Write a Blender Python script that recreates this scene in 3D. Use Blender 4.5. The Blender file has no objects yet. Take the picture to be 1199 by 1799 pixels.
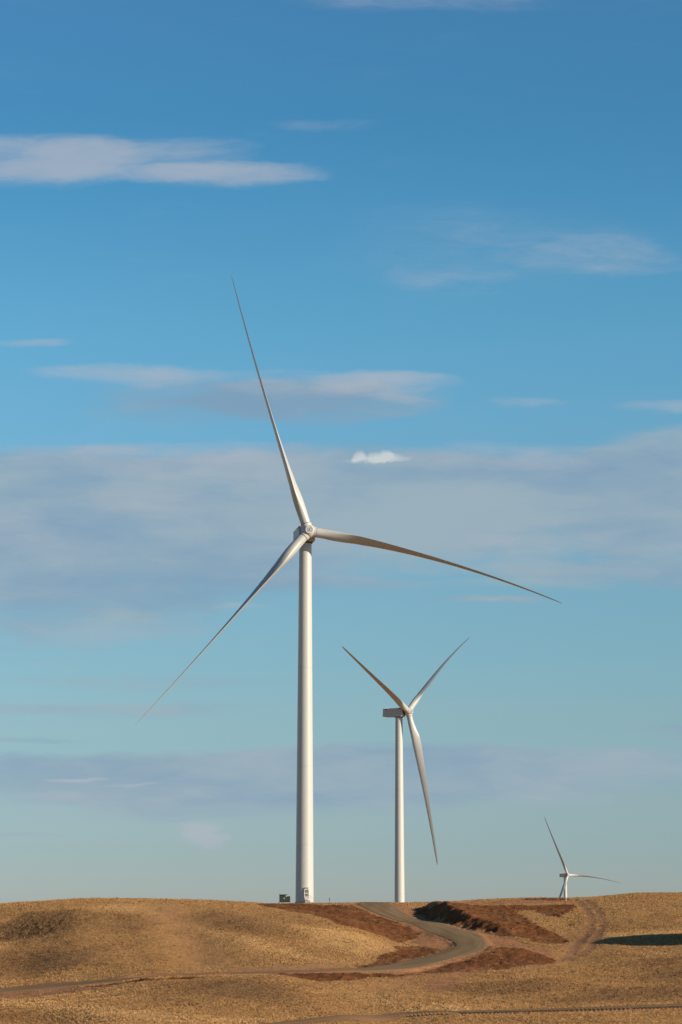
import bpy, bmesh, math, random
import numpy as np
from mathutils import Vector, Matrix
random.seed(7)
SC = bpy.context.scene
COL = SC.collection

# ---------------------------------------------------------------- camera
cam_d = bpy.data.cameras.new('camera'); cam = bpy.data.objects.new('camera', cam_d); COL.objects.link(cam)
cam_d.sensor_fit = 'VERTICAL'; cam_d.sensor_height = 36.0; cam_d.lens = 86.85
cam_d.clip_start = 0.5; cam_d.clip_end = 60000
cam.location = (0, 0, 0); cam.rotation_euler = (math.radians(90 + 9.1173), 0, 0)
SC.camera = cam

# ---------------------------------------------------------------- light and exposure
SUN_AZ, SUN_EL = math.radians(116.0), math.radians(18.5)      # azimuth clockwise from +Y
SUN = Vector((math.sin(SUN_AZ)*math.cos(SUN_EL), math.cos(SUN_AZ)*math.cos(SUN_EL), math.sin(SUN_EL)))
sun_d = bpy.data.lights.new('sun', 'SUN'); sun_d.energy = 5.0; sun_d.angle = math.radians(0.53); sun_d.color = (1.0, 0.86, 0.66)
sun = bpy.data.objects.new('sun', sun_d); COL.objects.link(sun)
sun.rotation_euler = SUN.to_track_quat('Z', 'Y').to_euler()
sun.location = (120, -60, 80)
SC.view_settings.view_transform = 'Standard'; SC.view_settings.look = 'None'
EXPOSURE = 0.25
SC.view_settings.exposure = EXPOSURE; SC.view_settings.gamma = 1.0
SC.render.engine = 'CYCLES'
SC.cycles.use_denoising = True
SC.cycles.max_bounces = 6; SC.cycles.diffuse_bounces = 3

SKY_STRENGTH = 0.07
CLOUDS = {'shade': [(-0.1121, 0.1722, 0.12625, 0.01903, 0.08081, 1.1), (-0.00456, 0.17173, 0.09351, 0.01951, 0.04475, 1), (0.07727, 0.1722, 0.08416, 0.01713, 0.04476, 0.9), (0.14757, 0.17933, 0.06085, 0.01908, 0.05422, 0.9), (0.11634, 0.13565, 0.07671, 0.00657, 0.0089, 0.5), (-0.00929, 0.21039, 0.05644, 0.00721, 0.01485, 0.9), (-0.06336, 0.20799, 0.05407, 0.01202, 0.01317, 0.5), (-0.06187, 0.0569, 0.12857, 0.00779, 0.02506, 0.85), (0.05754, 0.05987, 0.13781, 0.00642, 0.02054, 0.85), (-0.10358, 0.08032, 0.08065, 0.00369, 0.00507, 0.5), (0.05812, 0.12371, 0.03016, 0.00234, 0.00234, 0.7), (-0.08298, 0.09117, 0.07617, 0.00324, 0.00555, 0.4), (-0.12408, 0.0679, 0.0368, 0.00161, 0.00229, 0.45), (-0.13016, 0.02889, 0.02971, 0.00159, 0.00204, 0.55), (0.13591, 0.07295, 0.03222, 0.00207, 0.00505, 0.4), (-0.00905, 0.04434, 0.11914, 0.00913, 0.01137, 0.3), (0.00941, 0.13119, 0.06969, 0.00328, 0.00515, 0.4)],
 'lit': [(-0.13613, 0.31579, 0.06932, 0.00645, 0.01534, 0.9), (-0.0835, 0.31232, 0.05495, 0.00992, 0.01286, 0.8), (-0.04761, 0.30489, 0.04773, 0.00495, 0.00741, 0.9), (-0.12875, 0.30539, 0.04534, 0.00495, 0.00889, 0.5), (-0.08702, 0.21952, 0.04946, 0.00385, 0.00721, 0.8), (0.01895, 0.21567, 0.03531, 0.00433, 0.012, 0.85), (-0.03049, 0.21663, 0.07533, 0.00481, 0.00865, 0.4), (-0.09362, 0.18742, 0.08905, 0.00382, 0.01427, 0.55), (-0.03735, 0.18171, 0.04683, 0.00619, 0.01424, 0.45), (0.06102, 0.18409, 0.04684, 0.00811, 0.01662, 0.45), (-0.07228, 0.1651, 0.0397, 0.00806, 0.00945, 0.6), (-0.12811, 0.15446, 0.03497, 0.00803, 0.01882, 0.5), (0.08559, 0.1829, 0.01873, 0.00763, 0.01188, 0.35), (-0.12966, 0.23182, 0.02832, 0.00218, 0.0029, 0.7), (0.11282, 0.2673, 0.04271, 0.01224, 0.00878, 0.42), (0.04748, 0.2551, 0.03079, 0.01219, 0.00827, 0.22), (0.06424, 0.27341, 0.08075, 0.0221, 0.02439, 0.3), (0.03874, 0.37989, 0.06758, 0.00506, 0.00707, 0.5), (-0.01305, 0.32696, 0.03113, 0.00299, 0.00398, 0.35), (0.13641, 0.20511, 0.02585, 0.00384, 0.00527, 0.6), (0.07534, 0.20703, 0.02233, 0.0024, 0.00431, 0.5), (-0.03931, 0.12137, 0.01855, 0.0021, 0.0035, 0.7), (-0.10542, 0.05255, 0.01835, 0.00114, 0.00114, 1), (-0.11448, 0.04616, 0.02521, 0.00274, 0.00456, 0.5), (-0.08244, 0.04981, 0.01376, 0.00091, 0.00114, 0.7), (-0.05704, 0.03025, 0.01143, 0.00636, 0.01042, 1.15), (0.06999, 0.14857, 0.06056, 0.00613, 0.0094, 0.3), (-0.06933, 0.10879, 0.06944, 0.00698, 0.00697, 0.25), (-0.05033, 0.0489, 0.04586, 0.00457, 0.00911, 0.3)],
 'white': [(0.00761, 0.18361, 0.00398, 0.0031, 0.00214, 1), (0.01604, 0.18314, 0.00609, 0.00357, 0.0019, 1), (0.02119, 0.18266, 0.00937, 0.00214, 0.00143, 0.7), (0.01182, 0.18195, 0.01405, 0.00167, 0.00143, 0.6)]}

# colour grade of the clear sky by elevation (tangent of elevation: r, g, b factor)
SKY_GRADE = [(0.0036, (0.811, 0.965, 1.331)), (0.0216, (0.723, 0.914, 1.252)), (0.0443, (0.774, 0.936, 1.16)), (0.0787, (0.873, 1.072, 1.142)), (0.1018, (0.877, 1.161, 1.207)), (0.1251, (0.903, 1.223, 1.247)), (0.1604, (0.955, 1.349, 1.36)), (0.196, (0.94, 1.496, 1.521)), (0.2321, (0.852, 1.569, 1.61)), (0.2563, (0.787, 1.545, 1.61)), (0.2931, (0.653, 1.451, 1.61)), (0.3302, (0.585, 1.372, 1.556)), (0.3804, (0.643, 1.372, 1.599)), (0.4185, (0.524, 1.166, 1.501)), (0.6, (0.472, 0.909, 1.081)), (1, (0.393, 0.606, 0.675))]
def lin(r, g, b):
    f = lambda c: c/12.92 if c <= .04045 else ((c+.055)/1.055)**2.4
    return (f(r/255), f(g/255), f(b/255), 1)

class NT:
    """small helper for node trees"""
    def __init__(s, tree): s.t = tree; s.t.nodes.clear()
    def n(s, typ, **kw):
        o = s.t.nodes.new(typ)
        for k, v in kw.items(): setattr(o, k, v)
        return o
    def put(s, sock, v):
        if hasattr(v, 'is_output'): s.t.links.new(v, sock)
        elif v is not None: sock.default_value = v
    def math(s, op, a, b=None, c=None, clamp=False):
        o = s.n('ShaderNodeMath', operation=op, use_clamp=clamp)
        for i, v in enumerate((a, b, c)):
            if v is not None: s.put(o.inputs[i], v)
        return o.outputs[0]
    def vec(s, op, a, b=None, c=None):
        o = s.n('ShaderNodeVectorMath', operation=op)
        for i, v in enumerate((a, b, c)):
            if v is not None: s.put(o.inputs[i], v)
        return o.outputs['Value'] if op in ('DOT_PRODUCT', 'LENGTH') else o.outputs[0]
    def comb(s, x, y, z=0.0):
        o = s.n('ShaderNodeCombineXYZ')
        for i, v in enumerate((x, y, z)): s.put(o.inputs[i], v)
        return o.outputs[0]
    def mix(s, f, a, b, mode='MIX'):
        o = s.n('ShaderNodeMix', data_type='RGBA', blend_type=mode)
        s.put(o.inputs[0], f); s.put(o.inputs[6], a); s.put(o.inputs[7], b); return o.outputs[2]
    def noise(s, vec, scale, detail=4, rough=.55, dist=0.0):
        o = s.n('ShaderNodeTexNoise'); s.put(o.inputs['Vector'], vec)
        o.inputs['Scale'].default_value = scale; o.inputs['Detail'].default_value = detail
        o.inputs['Roughness'].default_value = rough; o.inputs['Distortion'].default_value = dist
        return o.outputs['Fac']
    def step(s, v, a, b, lo=0.0, hi=1.0):
        o = s.n('ShaderNodeMapRange', interpolation_type='SMOOTHSTEP'); s.put(o.inputs[0], v)
        for i, q in enumerate((a, b, lo, hi)): s.put(o.inputs[i+1], q)
        return o.outputs[0]
    def ramp(s, v, stops):
        o = s.n('ShaderNodeValToRGB'); e = o.color_ramp.elements
        while len(e) < len(stops): e.new(.5)
        for el, (p, c) in zip(e, stops): el.position = p; el.color = (*c[:3], 1)
        s.put(o.inputs[0], v); return o.outputs[0]
    def attr(s, name):
        return s.n('ShaderNodeAttribute', attribute_name=name).outputs['Fac']

def build_world():
    w = bpy.data.worlds.new('World'); SC.world = w; w.use_nodes = True
    t = NT(w.node_tree)
    out = t.n('ShaderNodeOutputWorld'); bg = t.n('ShaderNodeBackground'); bg.inputs['Strength'].default_value = SKY_STRENGTH
    t.t.links.new(bg.outputs[0], out.inputs[0])
    sky = t.n('ShaderNodeTexSky', sky_type='NISHITA'); sky.sun_disc = False
    sky.sun_elevation = SUN_EL; sky.sun_rotation = SUN_AZ
    sky.altitude = 900; sky.air_density = 1.0; sky.dust_density = 0.6; sky.ozone_density = 2.0
    g = t.n('ShaderNodeTexCoord').outputs['Generated']
    sep = t.n('ShaderNodeSeparateXYZ'); t.put(sep.inputs[0], g); x, y, z = sep.outputs
    ay = t.math('MAXIMUM', t.math('ABSOLUTE', y), 0.08)
    u = t.math('DIVIDE', x, ay); v = t.math('DIVIDE', z, ay)
    el = t.math('MULTIPLY', v, 1.0, clamp=True)
    mx = max(max(c) for _, c in SKY_GRADE)
    gr = t.ramp(el, [(p, tuple(k/mx for k in c)) for p, c in SKY_GRADE])
    col = t.mix(1.0, sky.outputs[0], gr, 'MULTIPLY')
    sc = t.vec('SCALE', col); t.t.nodes[-1].inputs['Scale'].default_value = mx
    col = sc
    p = t.comb(u, v)
    # ragged, horizontally streaked cloud noise in direction space
    warp = t.n('ShaderNodeTexNoise'); t.put(warp.inputs['Vector'], t.vec('MULTIPLY', p, (16, 60, 1))); warp.inputs['Scale'].default_value = 1; warp.inputs['Detail'].default_value = 5; warp.inputs['Roughness'].default_value = .6
    wv = t.vec('MULTIPLY', t.vec('SUBTRACT', warp.outputs['Color'], (.5, .5, .5)), (0.05, 0.011, 0))
    q = t.vec('ADD', p, wv)
    w2 = t.n('ShaderNodeTexNoise'); t.put(w2.inputs['Vector'], t.vec('MULTIPLY', p, (140, 180, 1))); w2.inputs['Scale'].default_value = 1; w2.inputs['Detail'].default_value = 4
    q2 = t.vec('ADD', p, t.vec('MULTIPLY', t.vec('SUBTRACT', w2.outputs['Color'], (.5, .5, .5)), (0.007, 0.005, 0)))
    n1 = t.noise(t.vec('MULTIPLY', q, (16, 70, 1)), 1, 7, .62)
    n2 = t.noise(t.vec('MULTIPLY', t.vec('ADD', q, (5, 3, 0)), (45, 210, 1)), 1, 5, .6)
    n3 = t.noise(t.vec('MULTIPLY', t.vec('ADD', q, (9, 1, 0)), (7, 22, 1)), 1, 4, .55)
    def field(items, q=q):
        qs = t.n('ShaderNodeSeparateXYZ'); t.put(qs.inputs[0], q); qu, qv = qs.outputs[0], qs.outputs[1]
        acc = None
        for (cu, cv, ru, rt, rb, w_) in items:      # centre, half width, rise above, depth below, weight
            dx = t.math('MULTIPLY_ADD', qu, 1/ru, -cu/ru)
            dy = t.math('MAXIMUM', t.math('MULTIPLY_ADD', qv, 1/rt, -cv/rt), t.math('MULTIPLY_ADD', qv, -1/rb, cv/rb))
            d2 = t.math('MULTIPLY_ADD', dx, dx, t.math('MULTIPLY', dy, dy))
            f = t.math('MULTIPLY_ADD', d2, -w_, w_, clamp=True)
            acc = f if acc is None else t.math('ADD', acc, f)
        return t.math('MINIMUM', acc, 1.15)
    def cc(r, g_, b): return tuple(k/SKY_STRENGTH/2**EXPOSURE for k in lin(r, g_, b)[:3]) + (1,)
    nn = t.math('MULTIPLY_ADD', n2, .35, t.math('MULTIPLY', n1, .65))
    fs = field(CLOUDS['shade']); fl = field(CLOUDS['lit']); fw = field(CLOUDS['white'], q2)
    def mask(f, k, a, b_):
        amp = t.math('MULTIPLY', t.step(f, 0.0, .35), k)
        return t.step(t.math('MULTIPLY_ADD', t.math('SUBTRACT', nn, .5), amp, f), a, b_)
    ms = mask(fs, 1.5, .02, .85)
    n4 = t.math('MULTIPLY_ADD', n1, .3, t.math('MULTIPLY', n3, .7))
    cs = t.mix(t.step(n4, .36, .62), cc(128, 158, 184), cc(158, 176, 187))
    col = t.mix(t.math('MULTIPLY', ms, .88), col, cs)
    ml = mask(fl, 1.9, -.02, 1.3)
    col = t.mix(t.math('MULTIPLY', ml, .67), col, cc(177, 183, 193))
    mw = t.step(t.math('MULTIPLY_ADD', t.math('SUBTRACT', nn, .5), .6, fw), .0, 1.15)
    col = t.mix(t.math('MULTIPLY', mw, .75), col, cc(212, 217, 216))
    t.put(bg.inputs['Color'], col)
build_world()

# ---------------------------------------------------------------- measured layout, metres (camera at the origin, +Y ahead)
RELIEF = [([(-32.19, 492.25), (-29.64, 476.75), (-25.92, 448.75), (-24.08, 429)], -0.75, 5), ([(-65.12, 478), (-59.34, 452.75), (-54.7, 427.5)], -1.7, 8), ([(-0.13, 375), (4.46, 355.25), (8.07, 338.75)], -1, 6), ([(-45.38, 358.75), (-35.55, 328.25)], -0.9, 5), ([(24.57, 387), (34.36, 398.75), (41.77, 400.5)], 0.8, 6), ([(44.12, 485), (43.34, 454.25), (39.52, 435.25)], -0.6, 6), ([(-17.29, 477), (-6.31, 466.75), (4.21, 458)], 0.7, 5)]
CONTROL = [(-65.38, 322, -15.72), (-74.84, 368, -14.29), (-81, 398, -13.52), (-88.72, 435, -9.15), (-98.07, 480, -4.74), (-106.38, 520, -1.05), (-111.51, 545, -0.49), (-122.72, 600, -1.89), (-132.91, 650, -3.21), (-53.04, 322, -15.22), (-61.03, 370, -14.21), (-66.36, 402, -13.56), (-71.1, 430, -10.01), (-77.2, 466, -5.12), (-83.28, 502, -1.13), (-87.97, 530, 0.24), (-92.93, 560, -0.5), (-102.85, 620, -1.95), (-43.59, 322, -14.86), (-50.16, 370, -13.96), (-54.54, 402, -13.38), (-58.16, 428, -9.96), (-62.89, 462, -5.59), (-67.48, 495, -1.33), (-71.62, 525, 0.83), (-76.39, 560, 0.38), (-84.53, 620, -1.25), (-32.68, 322, -14.86), (-37.21, 366, -13.57), (-40.7, 400, -12.34), (-43.82, 430, -9.05), (-47.48, 465, -4.59), (-51.13, 500, -0.22), (-53.72, 525, 1.77), (-54.74, 535, 2.04), (-58.31, 570, 1.02), (-64.41, 630, -0.85), (-21.78, 322, -14.86), (-24.25, 358, -13.11), (-26.59, 392, -10.87), (-27.41, 404, -10.98), (-29.06, 428, -9.01), (-31.43, 462, -4.56), (-33.93, 498, -0.22), (-35.79, 525, 1.65), (-36.47, 535, 1.92), (-38.85, 570, 1.02), (-42.92, 630, -0.57), (-11.6, 322, -14.86), (-12.88, 357, -12.76), (-14.13, 391, -10.36), (-14.53, 402, -10.52), (-15.26, 422, -9.35), (-16.59, 458, -5.54), (-17.84, 492, -1.55), (-18.87, 520, 0.82), (-19.31, 532, 1.2), (-20.33, 560, 0.88), (-21.78, 600, 0.94), (-23.23, 640, 0.29), (-4.35, 324, -14.95), (-4.78, 355, -13), (-5.26, 390, -10.64), (-5.43, 403, -10.37), (-5.67, 420, -9.31), (-6.21, 460, -5.57), (-6.49, 480, -2.8), (-6.77, 500, -1.23), (-7.17, 530, 0), (-7.58, 560, 0.94), (-8.12, 600, 1.21), (-8.67, 640, 0.86), (1.51, 326, -14.97), (1.64, 354, -13.2), (1.79, 385, -11.36), (1.87, 403, -10.46), (1.99, 428, -9.01), (2.14, 460, -6.08), (2.23, 478, -3.75), (2.33, 500, -2.47), (2.47, 530, -0.6), (2.6, 557, 0.94), (2.73, 585, 1.18), (2.89, 620, 1.11), (7.44, 328, -15.07), (8, 352, -13.91), (8.76, 385, -12.22), (9.24, 406, -10.72), (9.66, 424, -9.58), (10.14, 445, -8.37), (10.58, 464, -6.66), (11, 482, -5.3), (11.72, 513, -2.65), (12.3, 538, -0.72), (12.81, 560, 0.97), (13.72, 600, 1.08), (12.71, 330, -15.08), (13.49, 350, -14.06), (14.74, 382, -12.55), (15.68, 406, -10.81), (16.74, 433, -9.11), (17.68, 457, -7.37), (18.66, 482, -5.3), (19.65, 507, -2.96), (20.64, 532, -0.12), (21.42, 552, 0.74), (22.2, 572, 1.22), (24.05, 620, 0.84), (18.78, 332, -15.18), (19.82, 350, -14.22), (21.65, 382, -12.72), (23.1, 407, -10.83), (24.19, 426, -9.44), (25.69, 452, -7.7), (26.73, 470, -6.22), (27.71, 487, -4.81), (28.93, 508, -1.82), (30.09, 528, 0.12), (31.47, 552, 1.12), (32.79, 575, 1.81), (34.78, 610, 1.51), (37.05, 650, 0.88), (24.93, 334, -15.19), (26.3, 352, -14.14), (28.8, 385, -12.22), (30.7, 410, -10.64), (32.37, 432, -9.28), (34.35, 458, -7.39), (36.18, 482, -5.3), (38.17, 508, -2.17), (40.08, 533, 0.36), (41.82, 556, 1.5), (43.64, 580, 2.35), (45.89, 610, 2.06), (48.88, 650, 0.58), (31.81, 335, -15.24), (33.55, 353, -14.02), (36.93, 388, -12.05), (39.35, 413, -10.53), (41.47, 435, -9.15), (43.9, 460, -7.01), (46.23, 484, -4.78), (48.76, 510, -1.6), (51.29, 536, 0.6), (53.6, 560, 2.01), (54.76, 572, 2.31), (59.33, 620, 0.84), (38.74, 336, -15.28), (40.86, 354, -13.83), (45.07, 390, -11.86), (48.01, 415, -10.12), (50.71, 438, -8.44), (52.71, 455, -7.03), (54.25, 468, -5.67), (57.08, 492, -3.2), (60.63, 522, 0.12), (63.69, 548, 2.46), (65.68, 565, 3.24), (70.88, 610, 1.92), (45.63, 337, -15.33), (48.26, 356, -13.67), (53.08, 391, -11.54), (56.53, 416, -9.5), (59.57, 438, -7.75), (61.92, 455, -6.12), (63.72, 468, -5.14), (66.77, 490, -2.86), (70.65, 518, 0.12), (74.39, 545, 2.45), (76.72, 562, 3.35), (83.24, 610, 2.19), (57.29, 338, -15.38), (60.76, 358, -13.43), (67.14, 395, -11.13), (71.47, 420, -8.84), (75.27, 442, -7.13), (79.25, 465, -5.11), (83.6, 490, -2.42), (88.8, 520, 0.47), (93.13, 545, 2.7), (96.05, 562, 3.41), (104.21, 610, 2.19), (72.56, 338, -15.38), (76.95, 358, -13.43), (86.12, 400, -10.91), (92.7, 430, -8.09), (101.47, 470, -4.64), (111.37, 515, 0.12), (117.95, 545, 2.7), (121.63, 562, 3.03), (131.96, 610, 1.64)]
BANK = [(15.5, 556), (17.19, 538), (19.29, 519), (22.96, 504), (27.05, 491), (29.89, 483), (33.02, 476)]
REGIONS = {'dark_dirt': [[(-17.12, 520.75), (-12.93, 571.25), (-4.95, 551.25), (3.16, 545.25), (6.08, 529.25), (10.53, 511.75), (14.62, 493), (15.81, 488.5), (13.35, 480), (12.02, 470.5), (9.73, 473.5), (6.58, 478.5), (2.23, 479.25), (-1.04, 481.75), (-6.77, 500), (-11.49, 507.75)], [(9.46, 460.5), (14.87, 466.25), (18.07, 461.5), (18.37, 456), (15.81, 448.25), (11.52, 439.75), (8.82, 429.75), (5.79, 422.25), (1.46, 416.75), (3.92, 427), (6.49, 437.25), (5.87, 442.25), (7.69, 449.25), (10.91, 455.75)], [(16.2, 554.25), (19.72, 540), (31.62, 533.5), (41.59, 536.75), (47.42, 540.5), (50.64, 539.5), (48.6, 523), (44.73, 510.25), (42.24, 515.25), (40.78, 526.5), (36.47, 524.75), (37.78, 510.5), (39.24, 495.5), (40.36, 492.75), (41.64, 488.25), (43.67, 480.25), (42.62, 474.75), (38.5, 470.5), (35.96, 479.25), (33.41, 481.5), (30.9, 485), (28.56, 492), (27.12, 496.25), (23.05, 505.75), (19.21, 526.5), (16.66, 540.5)], [(26.67, 451.25), (29.01, 455.75), (33.25, 457.25), (36.74, 449.25), (37.89, 445), (38.4, 442.75), (33.19, 430), (28.66, 420.75), (22.67, 416), (16.89, 413), (12.67, 412.75), (15.32, 421.25), (19.66, 432.5), (23.08, 441.5)], [(-20.18, 391.5), (-23.87, 391), (-28.29, 391), (-35.45, 392), (-41.26, 396.75), (-39.8, 400), (-33.38, 399), (-26.73, 394)], [(-11.57, 394.25), (-3.61, 403), (3.73, 406.75), (9.31, 409), (13.01, 408.75), (8.24, 401.75), (1.82, 392), (-4.37, 389.5)], [(39.55, 568.75), (43.34, 576), (50.4, 574.25), (51.46, 560.25), (45.91, 559.5)]],
 'light_dirt': [[(15.12, 491.25), (17.05, 492), (19.49, 480.75), (21.06, 469.75), (20.14, 461), (18.2, 457), (17.86, 461.5), (14.87, 466.25), (13.4, 470.25), (13.29, 477.75)], [(25.6, 499.5), (29.92, 487), (34.42, 473), (37.25, 461.75), (38.31, 449.75), (38.92, 443), (32.84, 425.5), (26.47, 416.5), (18.59, 409.25), (9.16, 402.25), (0.04, 389.75), (-8.77, 389.25), (-14.53, 402), (-11.14, 411.5), (-3.7, 413.25), (3.86, 420.25), (6.27, 422.5), (14.2, 445.5), (20.78, 456.75), (26.51, 475.5)], [(-52.68, 388.5), (-58.7, 382), (-61.11, 397.5), (-54.43, 401.25), (-47.03, 400), (-39.75, 399.5), (-34.76, 389.25), (-39.49, 388.25), (-47.39, 388.25)], [(12.57, 381.75), (14.01, 397.75), (16.08, 404.5), (19.94, 408.5), (19.42, 398), (17.54, 386.5), (15.5, 379.5)], [(-18.92, 521.25), (2.59, 555.25), (7.61, 552.5), (11.49, 557.75), (24.82, 544), (33.62, 567), (42.6, 566.25), (51.4, 563.75), (51.08, 546.75), (36.91, 539.75), (19.72, 540), (16.83, 546), (17.23, 539.25), (19.63, 521.75), (27.22, 494), (27.27, 487), (22.8, 500.5), (15.9, 535.75), (12.62, 552), (4.98, 540.5), (-4.84, 538.5), (-14.19, 522)]],
 'bare': [[(-38.89, 496.25), (-34.64, 508.25), (-30.48, 497.25), (-26.51, 467.75), (-17.41, 427.75), (-25.7, 420.75), (-30.64, 458.25)], [(-14.6, 404), (-27.58, 406.5), (-25.42, 416.25), (-14.3, 422), (0.05, 422.75), (0.05, 411.75)], [(0.04, 385.75), (9.08, 398.75), (13.69, 401.75), (12.37, 389), (7.8, 380.75), (3.49, 381)], [(43.33, 488.5), (50.07, 478.75), (44.91, 449.5), (37.85, 438.75), (38.98, 457.5)]],
 'pale': [[(-55.04, 504.5), (-42.93, 510.5), (-33.91, 497.75), (-34.43, 489.25), (-45.14, 496.75)], [(-28.29, 479.75), (-14.56, 459.75), (0.05, 427.25), (-2.83, 423.75), (-16.18, 447), (-27.68, 469.5)], [(-52.41, 386.5), (-41.4, 366.5), (-27.03, 342.25), (-15.02, 333.25), (-2.98, 333.75), (-14.7, 326.25), (-30.26, 335.25), (-44.36, 363.75)], [(0.04, 381.75), (4.33, 379.25), (11.49, 361.5), (24.41, 359.25), (17.35, 348.25), (7.18, 351.25), (3.37, 368)], [(-12.82, 472), (0.05, 474.75), (8.53, 466.5), (9.36, 455.75), (4.05, 441), (-4.06, 453.25)], [(48.14, 470.75), (50.57, 483.5), (65.69, 482.25), (72.56, 455.75), (71.95, 452), (64.34, 472.5)]],
 'grey': [[(-68.43, 444), (-62.23, 457.5), (-52.29, 452.25), (-43.07, 442), (-40.61, 427), (-49.53, 429), (-65.03, 422.5)], [(-30.09, 491), (-22.72, 500.75), (-13.96, 474.25), (-8.29, 459), (-16.6, 458.25), (-24.51, 470)], [(41.94, 402), (56.32, 414.5), (65.7, 413.75), (64.44, 406), (54.49, 401.25), (43.07, 395.75)], [(-46.96, 492.25), (-41.88, 498.25), (-36.95, 478.75), (-37.79, 462.75), (-43.87, 471.5)], [(-53.97, 362), (-44.21, 362.5), (-37.21, 343.5), (-37.62, 333.5), (-48.25, 324)], [(-26.15, 385.5), (-13.07, 386), (-6.81, 378.5), (-3.24, 362.5), (-9.48, 350.75), (-20.59, 364.75)], [(19.3, 386.75), (32.6, 399.25), (40.42, 387.75), (30.86, 378.25), (19.55, 375)], [(28.17, 365.75), (38.16, 382.75), (53.08, 391), (62.22, 392.25), (59.24, 373.75), (50.01, 368.75), (32.65, 360.5)], [(49.8, 430.25), (58.13, 434), (64.19, 435), (62.84, 426), (52.06, 417.25)]],
 'rocky': [[(-71.55, 463.75), (-74.19, 480.5), (-66.32, 486.75), (-63.87, 489), (-60.98, 497), (-53.27, 498.75), (-49.77, 487), (-49.84, 472.25), (-52.09, 468.5), (-58.9, 472), (-64.25, 472)]]}
ROAD_IN = [(2.84, 554.75), (4.72, 538.75), (6.91, 528.75), (11.72, 513), (15.74, 493), (19.17, 481), (20.85, 469.75), (20.98, 463.25), (19.18, 455.75), (15.23, 446.25), (11.15, 437), (7.26, 424.25), (1.93, 414.75), (-5.53, 410.25), (-16.66, 409.5), (-27.75, 409), (-37.01, 409), (-46.29, 409.25), (-55.44, 408.5), (-64.23, 405.75)]
ROAD_OUT = [(11.36, 558), (12.59, 550.5), (14.36, 537.25), (18.39, 520.25), (22.88, 502.25), (26.32, 492), (27.54, 480.25), (27.72, 465.25), (25.7, 452.25), (20.79, 441.75), (15.73, 427), (12.39, 419), (4.69, 410.25), (-4.54, 404.5), (-15.49, 403.5), (-27.41, 404), (-36.48, 403.25), (-45.54, 402.75), (-54.54, 402), (-62.94, 397.75)]
TRACK = [(-12.89, 318), (-7.31, 325.25), (-2.95, 330.75), (0.04, 335.5), (7.99, 352), (15.78, 348.25), (23.84, 351), (31.96, 353), (40.06, 354), (48.29, 356.25), (60.89, 358.75)]
WHEEL_RUTS = [[(51.98, 556.25), (52.04, 538.75), (51.23, 516), (49.95, 497.75), (47.84, 484.75), (43.86, 468.5), (41.46, 453), (38.72, 443)], [(53.52, 551.25), (53.92, 535.5), (52.97, 512.5), (51.69, 495), (49.22, 479), (45.45, 461), (42.63, 451.25), (40.28, 443.5)]]
SPOT = {'cabinet': (-13.78, 596.75),
 'post': (-2.65, 568.5),
 'red1': (0.43, 544.25),
 'red2': (14.93, 556),
 'shr1': (45.78, 496.75),
 'shr2': (51.45, 493.75),
 'shr3': (46.35, 509),
 'white': (49.6, 551)}

# ---------------------------------------------------------------- terrain (world metres, camera at the origin looking along +Y)
def smooth(a, b, t):
    t = np.clip((t - a) / (b - a), 0, 1); return t * t * (3 - 2 * t)
def vnoise(x, y, seed=0):
    xi = np.floor(x).astype(np.int64); yi = np.floor(y).astype(np.int64)
    fx = x - xi; fy = y - yi; fx = fx*fx*fx*(fx*(fx*6-15)+10); fy = fy*fy*fy*(fy*(fy*6-15)+10)
    def h(i, j):
        n = (i * 374761393 + j * 668265263 + seed * 982451653) & 0xffffffff
        n = ((n ^ (n >> 13)) * 1274126177) & 0xffffffff
        n = ((n ^ (n >> 16)) * 2246822519) & 0xffffffff
        return ((n ^ (n >> 15)) & 0xffffff) / 16777215.0
    a = h(xi, yi); b = h(xi+1, yi); c = h(xi, yi+1); d = h(xi+1, yi+1)
    return (a + (b-a)*fx) * (1-fy) + (c + (d-c)*fx) * fy
def fbm(x, y, octv=4, seed=0):
    s = 0; w = 0.5; t = 0
    for k in range(octv):
        s = s + w * vnoise(x * 2**k + 17.3*k, y * 2**k - 9.1*k, seed + k); t += w; w *= 0.5
    return s / t * 2 - 1
def poly_dist(x, y, pts, want_t=False):
    """distance to a polyline, signed side (+ right of travel) and arc length"""
    best = np.full(x.shape, 1e9); side = np.zeros(x.shape); arc = np.zeros(x.shape); s0 = 0
    for (ax, ay), (bx, by) in zip(pts[:-1], pts[1:]):
        dx, dy = bx-ax, by-ay; L = math.hypot(dx, dy)
        t = np.clip(((x-ax)*dx + (y-ay)*dy) / (L*L), 0, 1)
        d = np.hypot(x-ax-t*dx, y-ay-t*dy); m = d < best
        best = np.where(m, d, best)
        side = np.where(m, np.sign(-(dx*(y-ay) - dy*(x-ax))), side)
        arc = np.where(m, s0 + t*L, arc); s0 += L
    return best, side, arc, s0
def bank(x, y):
    """the cut bank right of the road bend"""
    d, side, s, total = poly_dist(x, y, BANK)
    d = d * -side
    f = s / total
    h = np.interp(f, [0, .12, .3, .55, .8, 1], [0.0, 2.5, 3.6, 3.3, 1.6, 0.2])
    d = d + 0.9 * fbm(x*.35, y*.35, 3, 5) * smooth(0, 2, h)
    return h * smooth(0, 4.8, d) * np.exp(-np.maximum(d - 4.8, 0) / 22)
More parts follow.
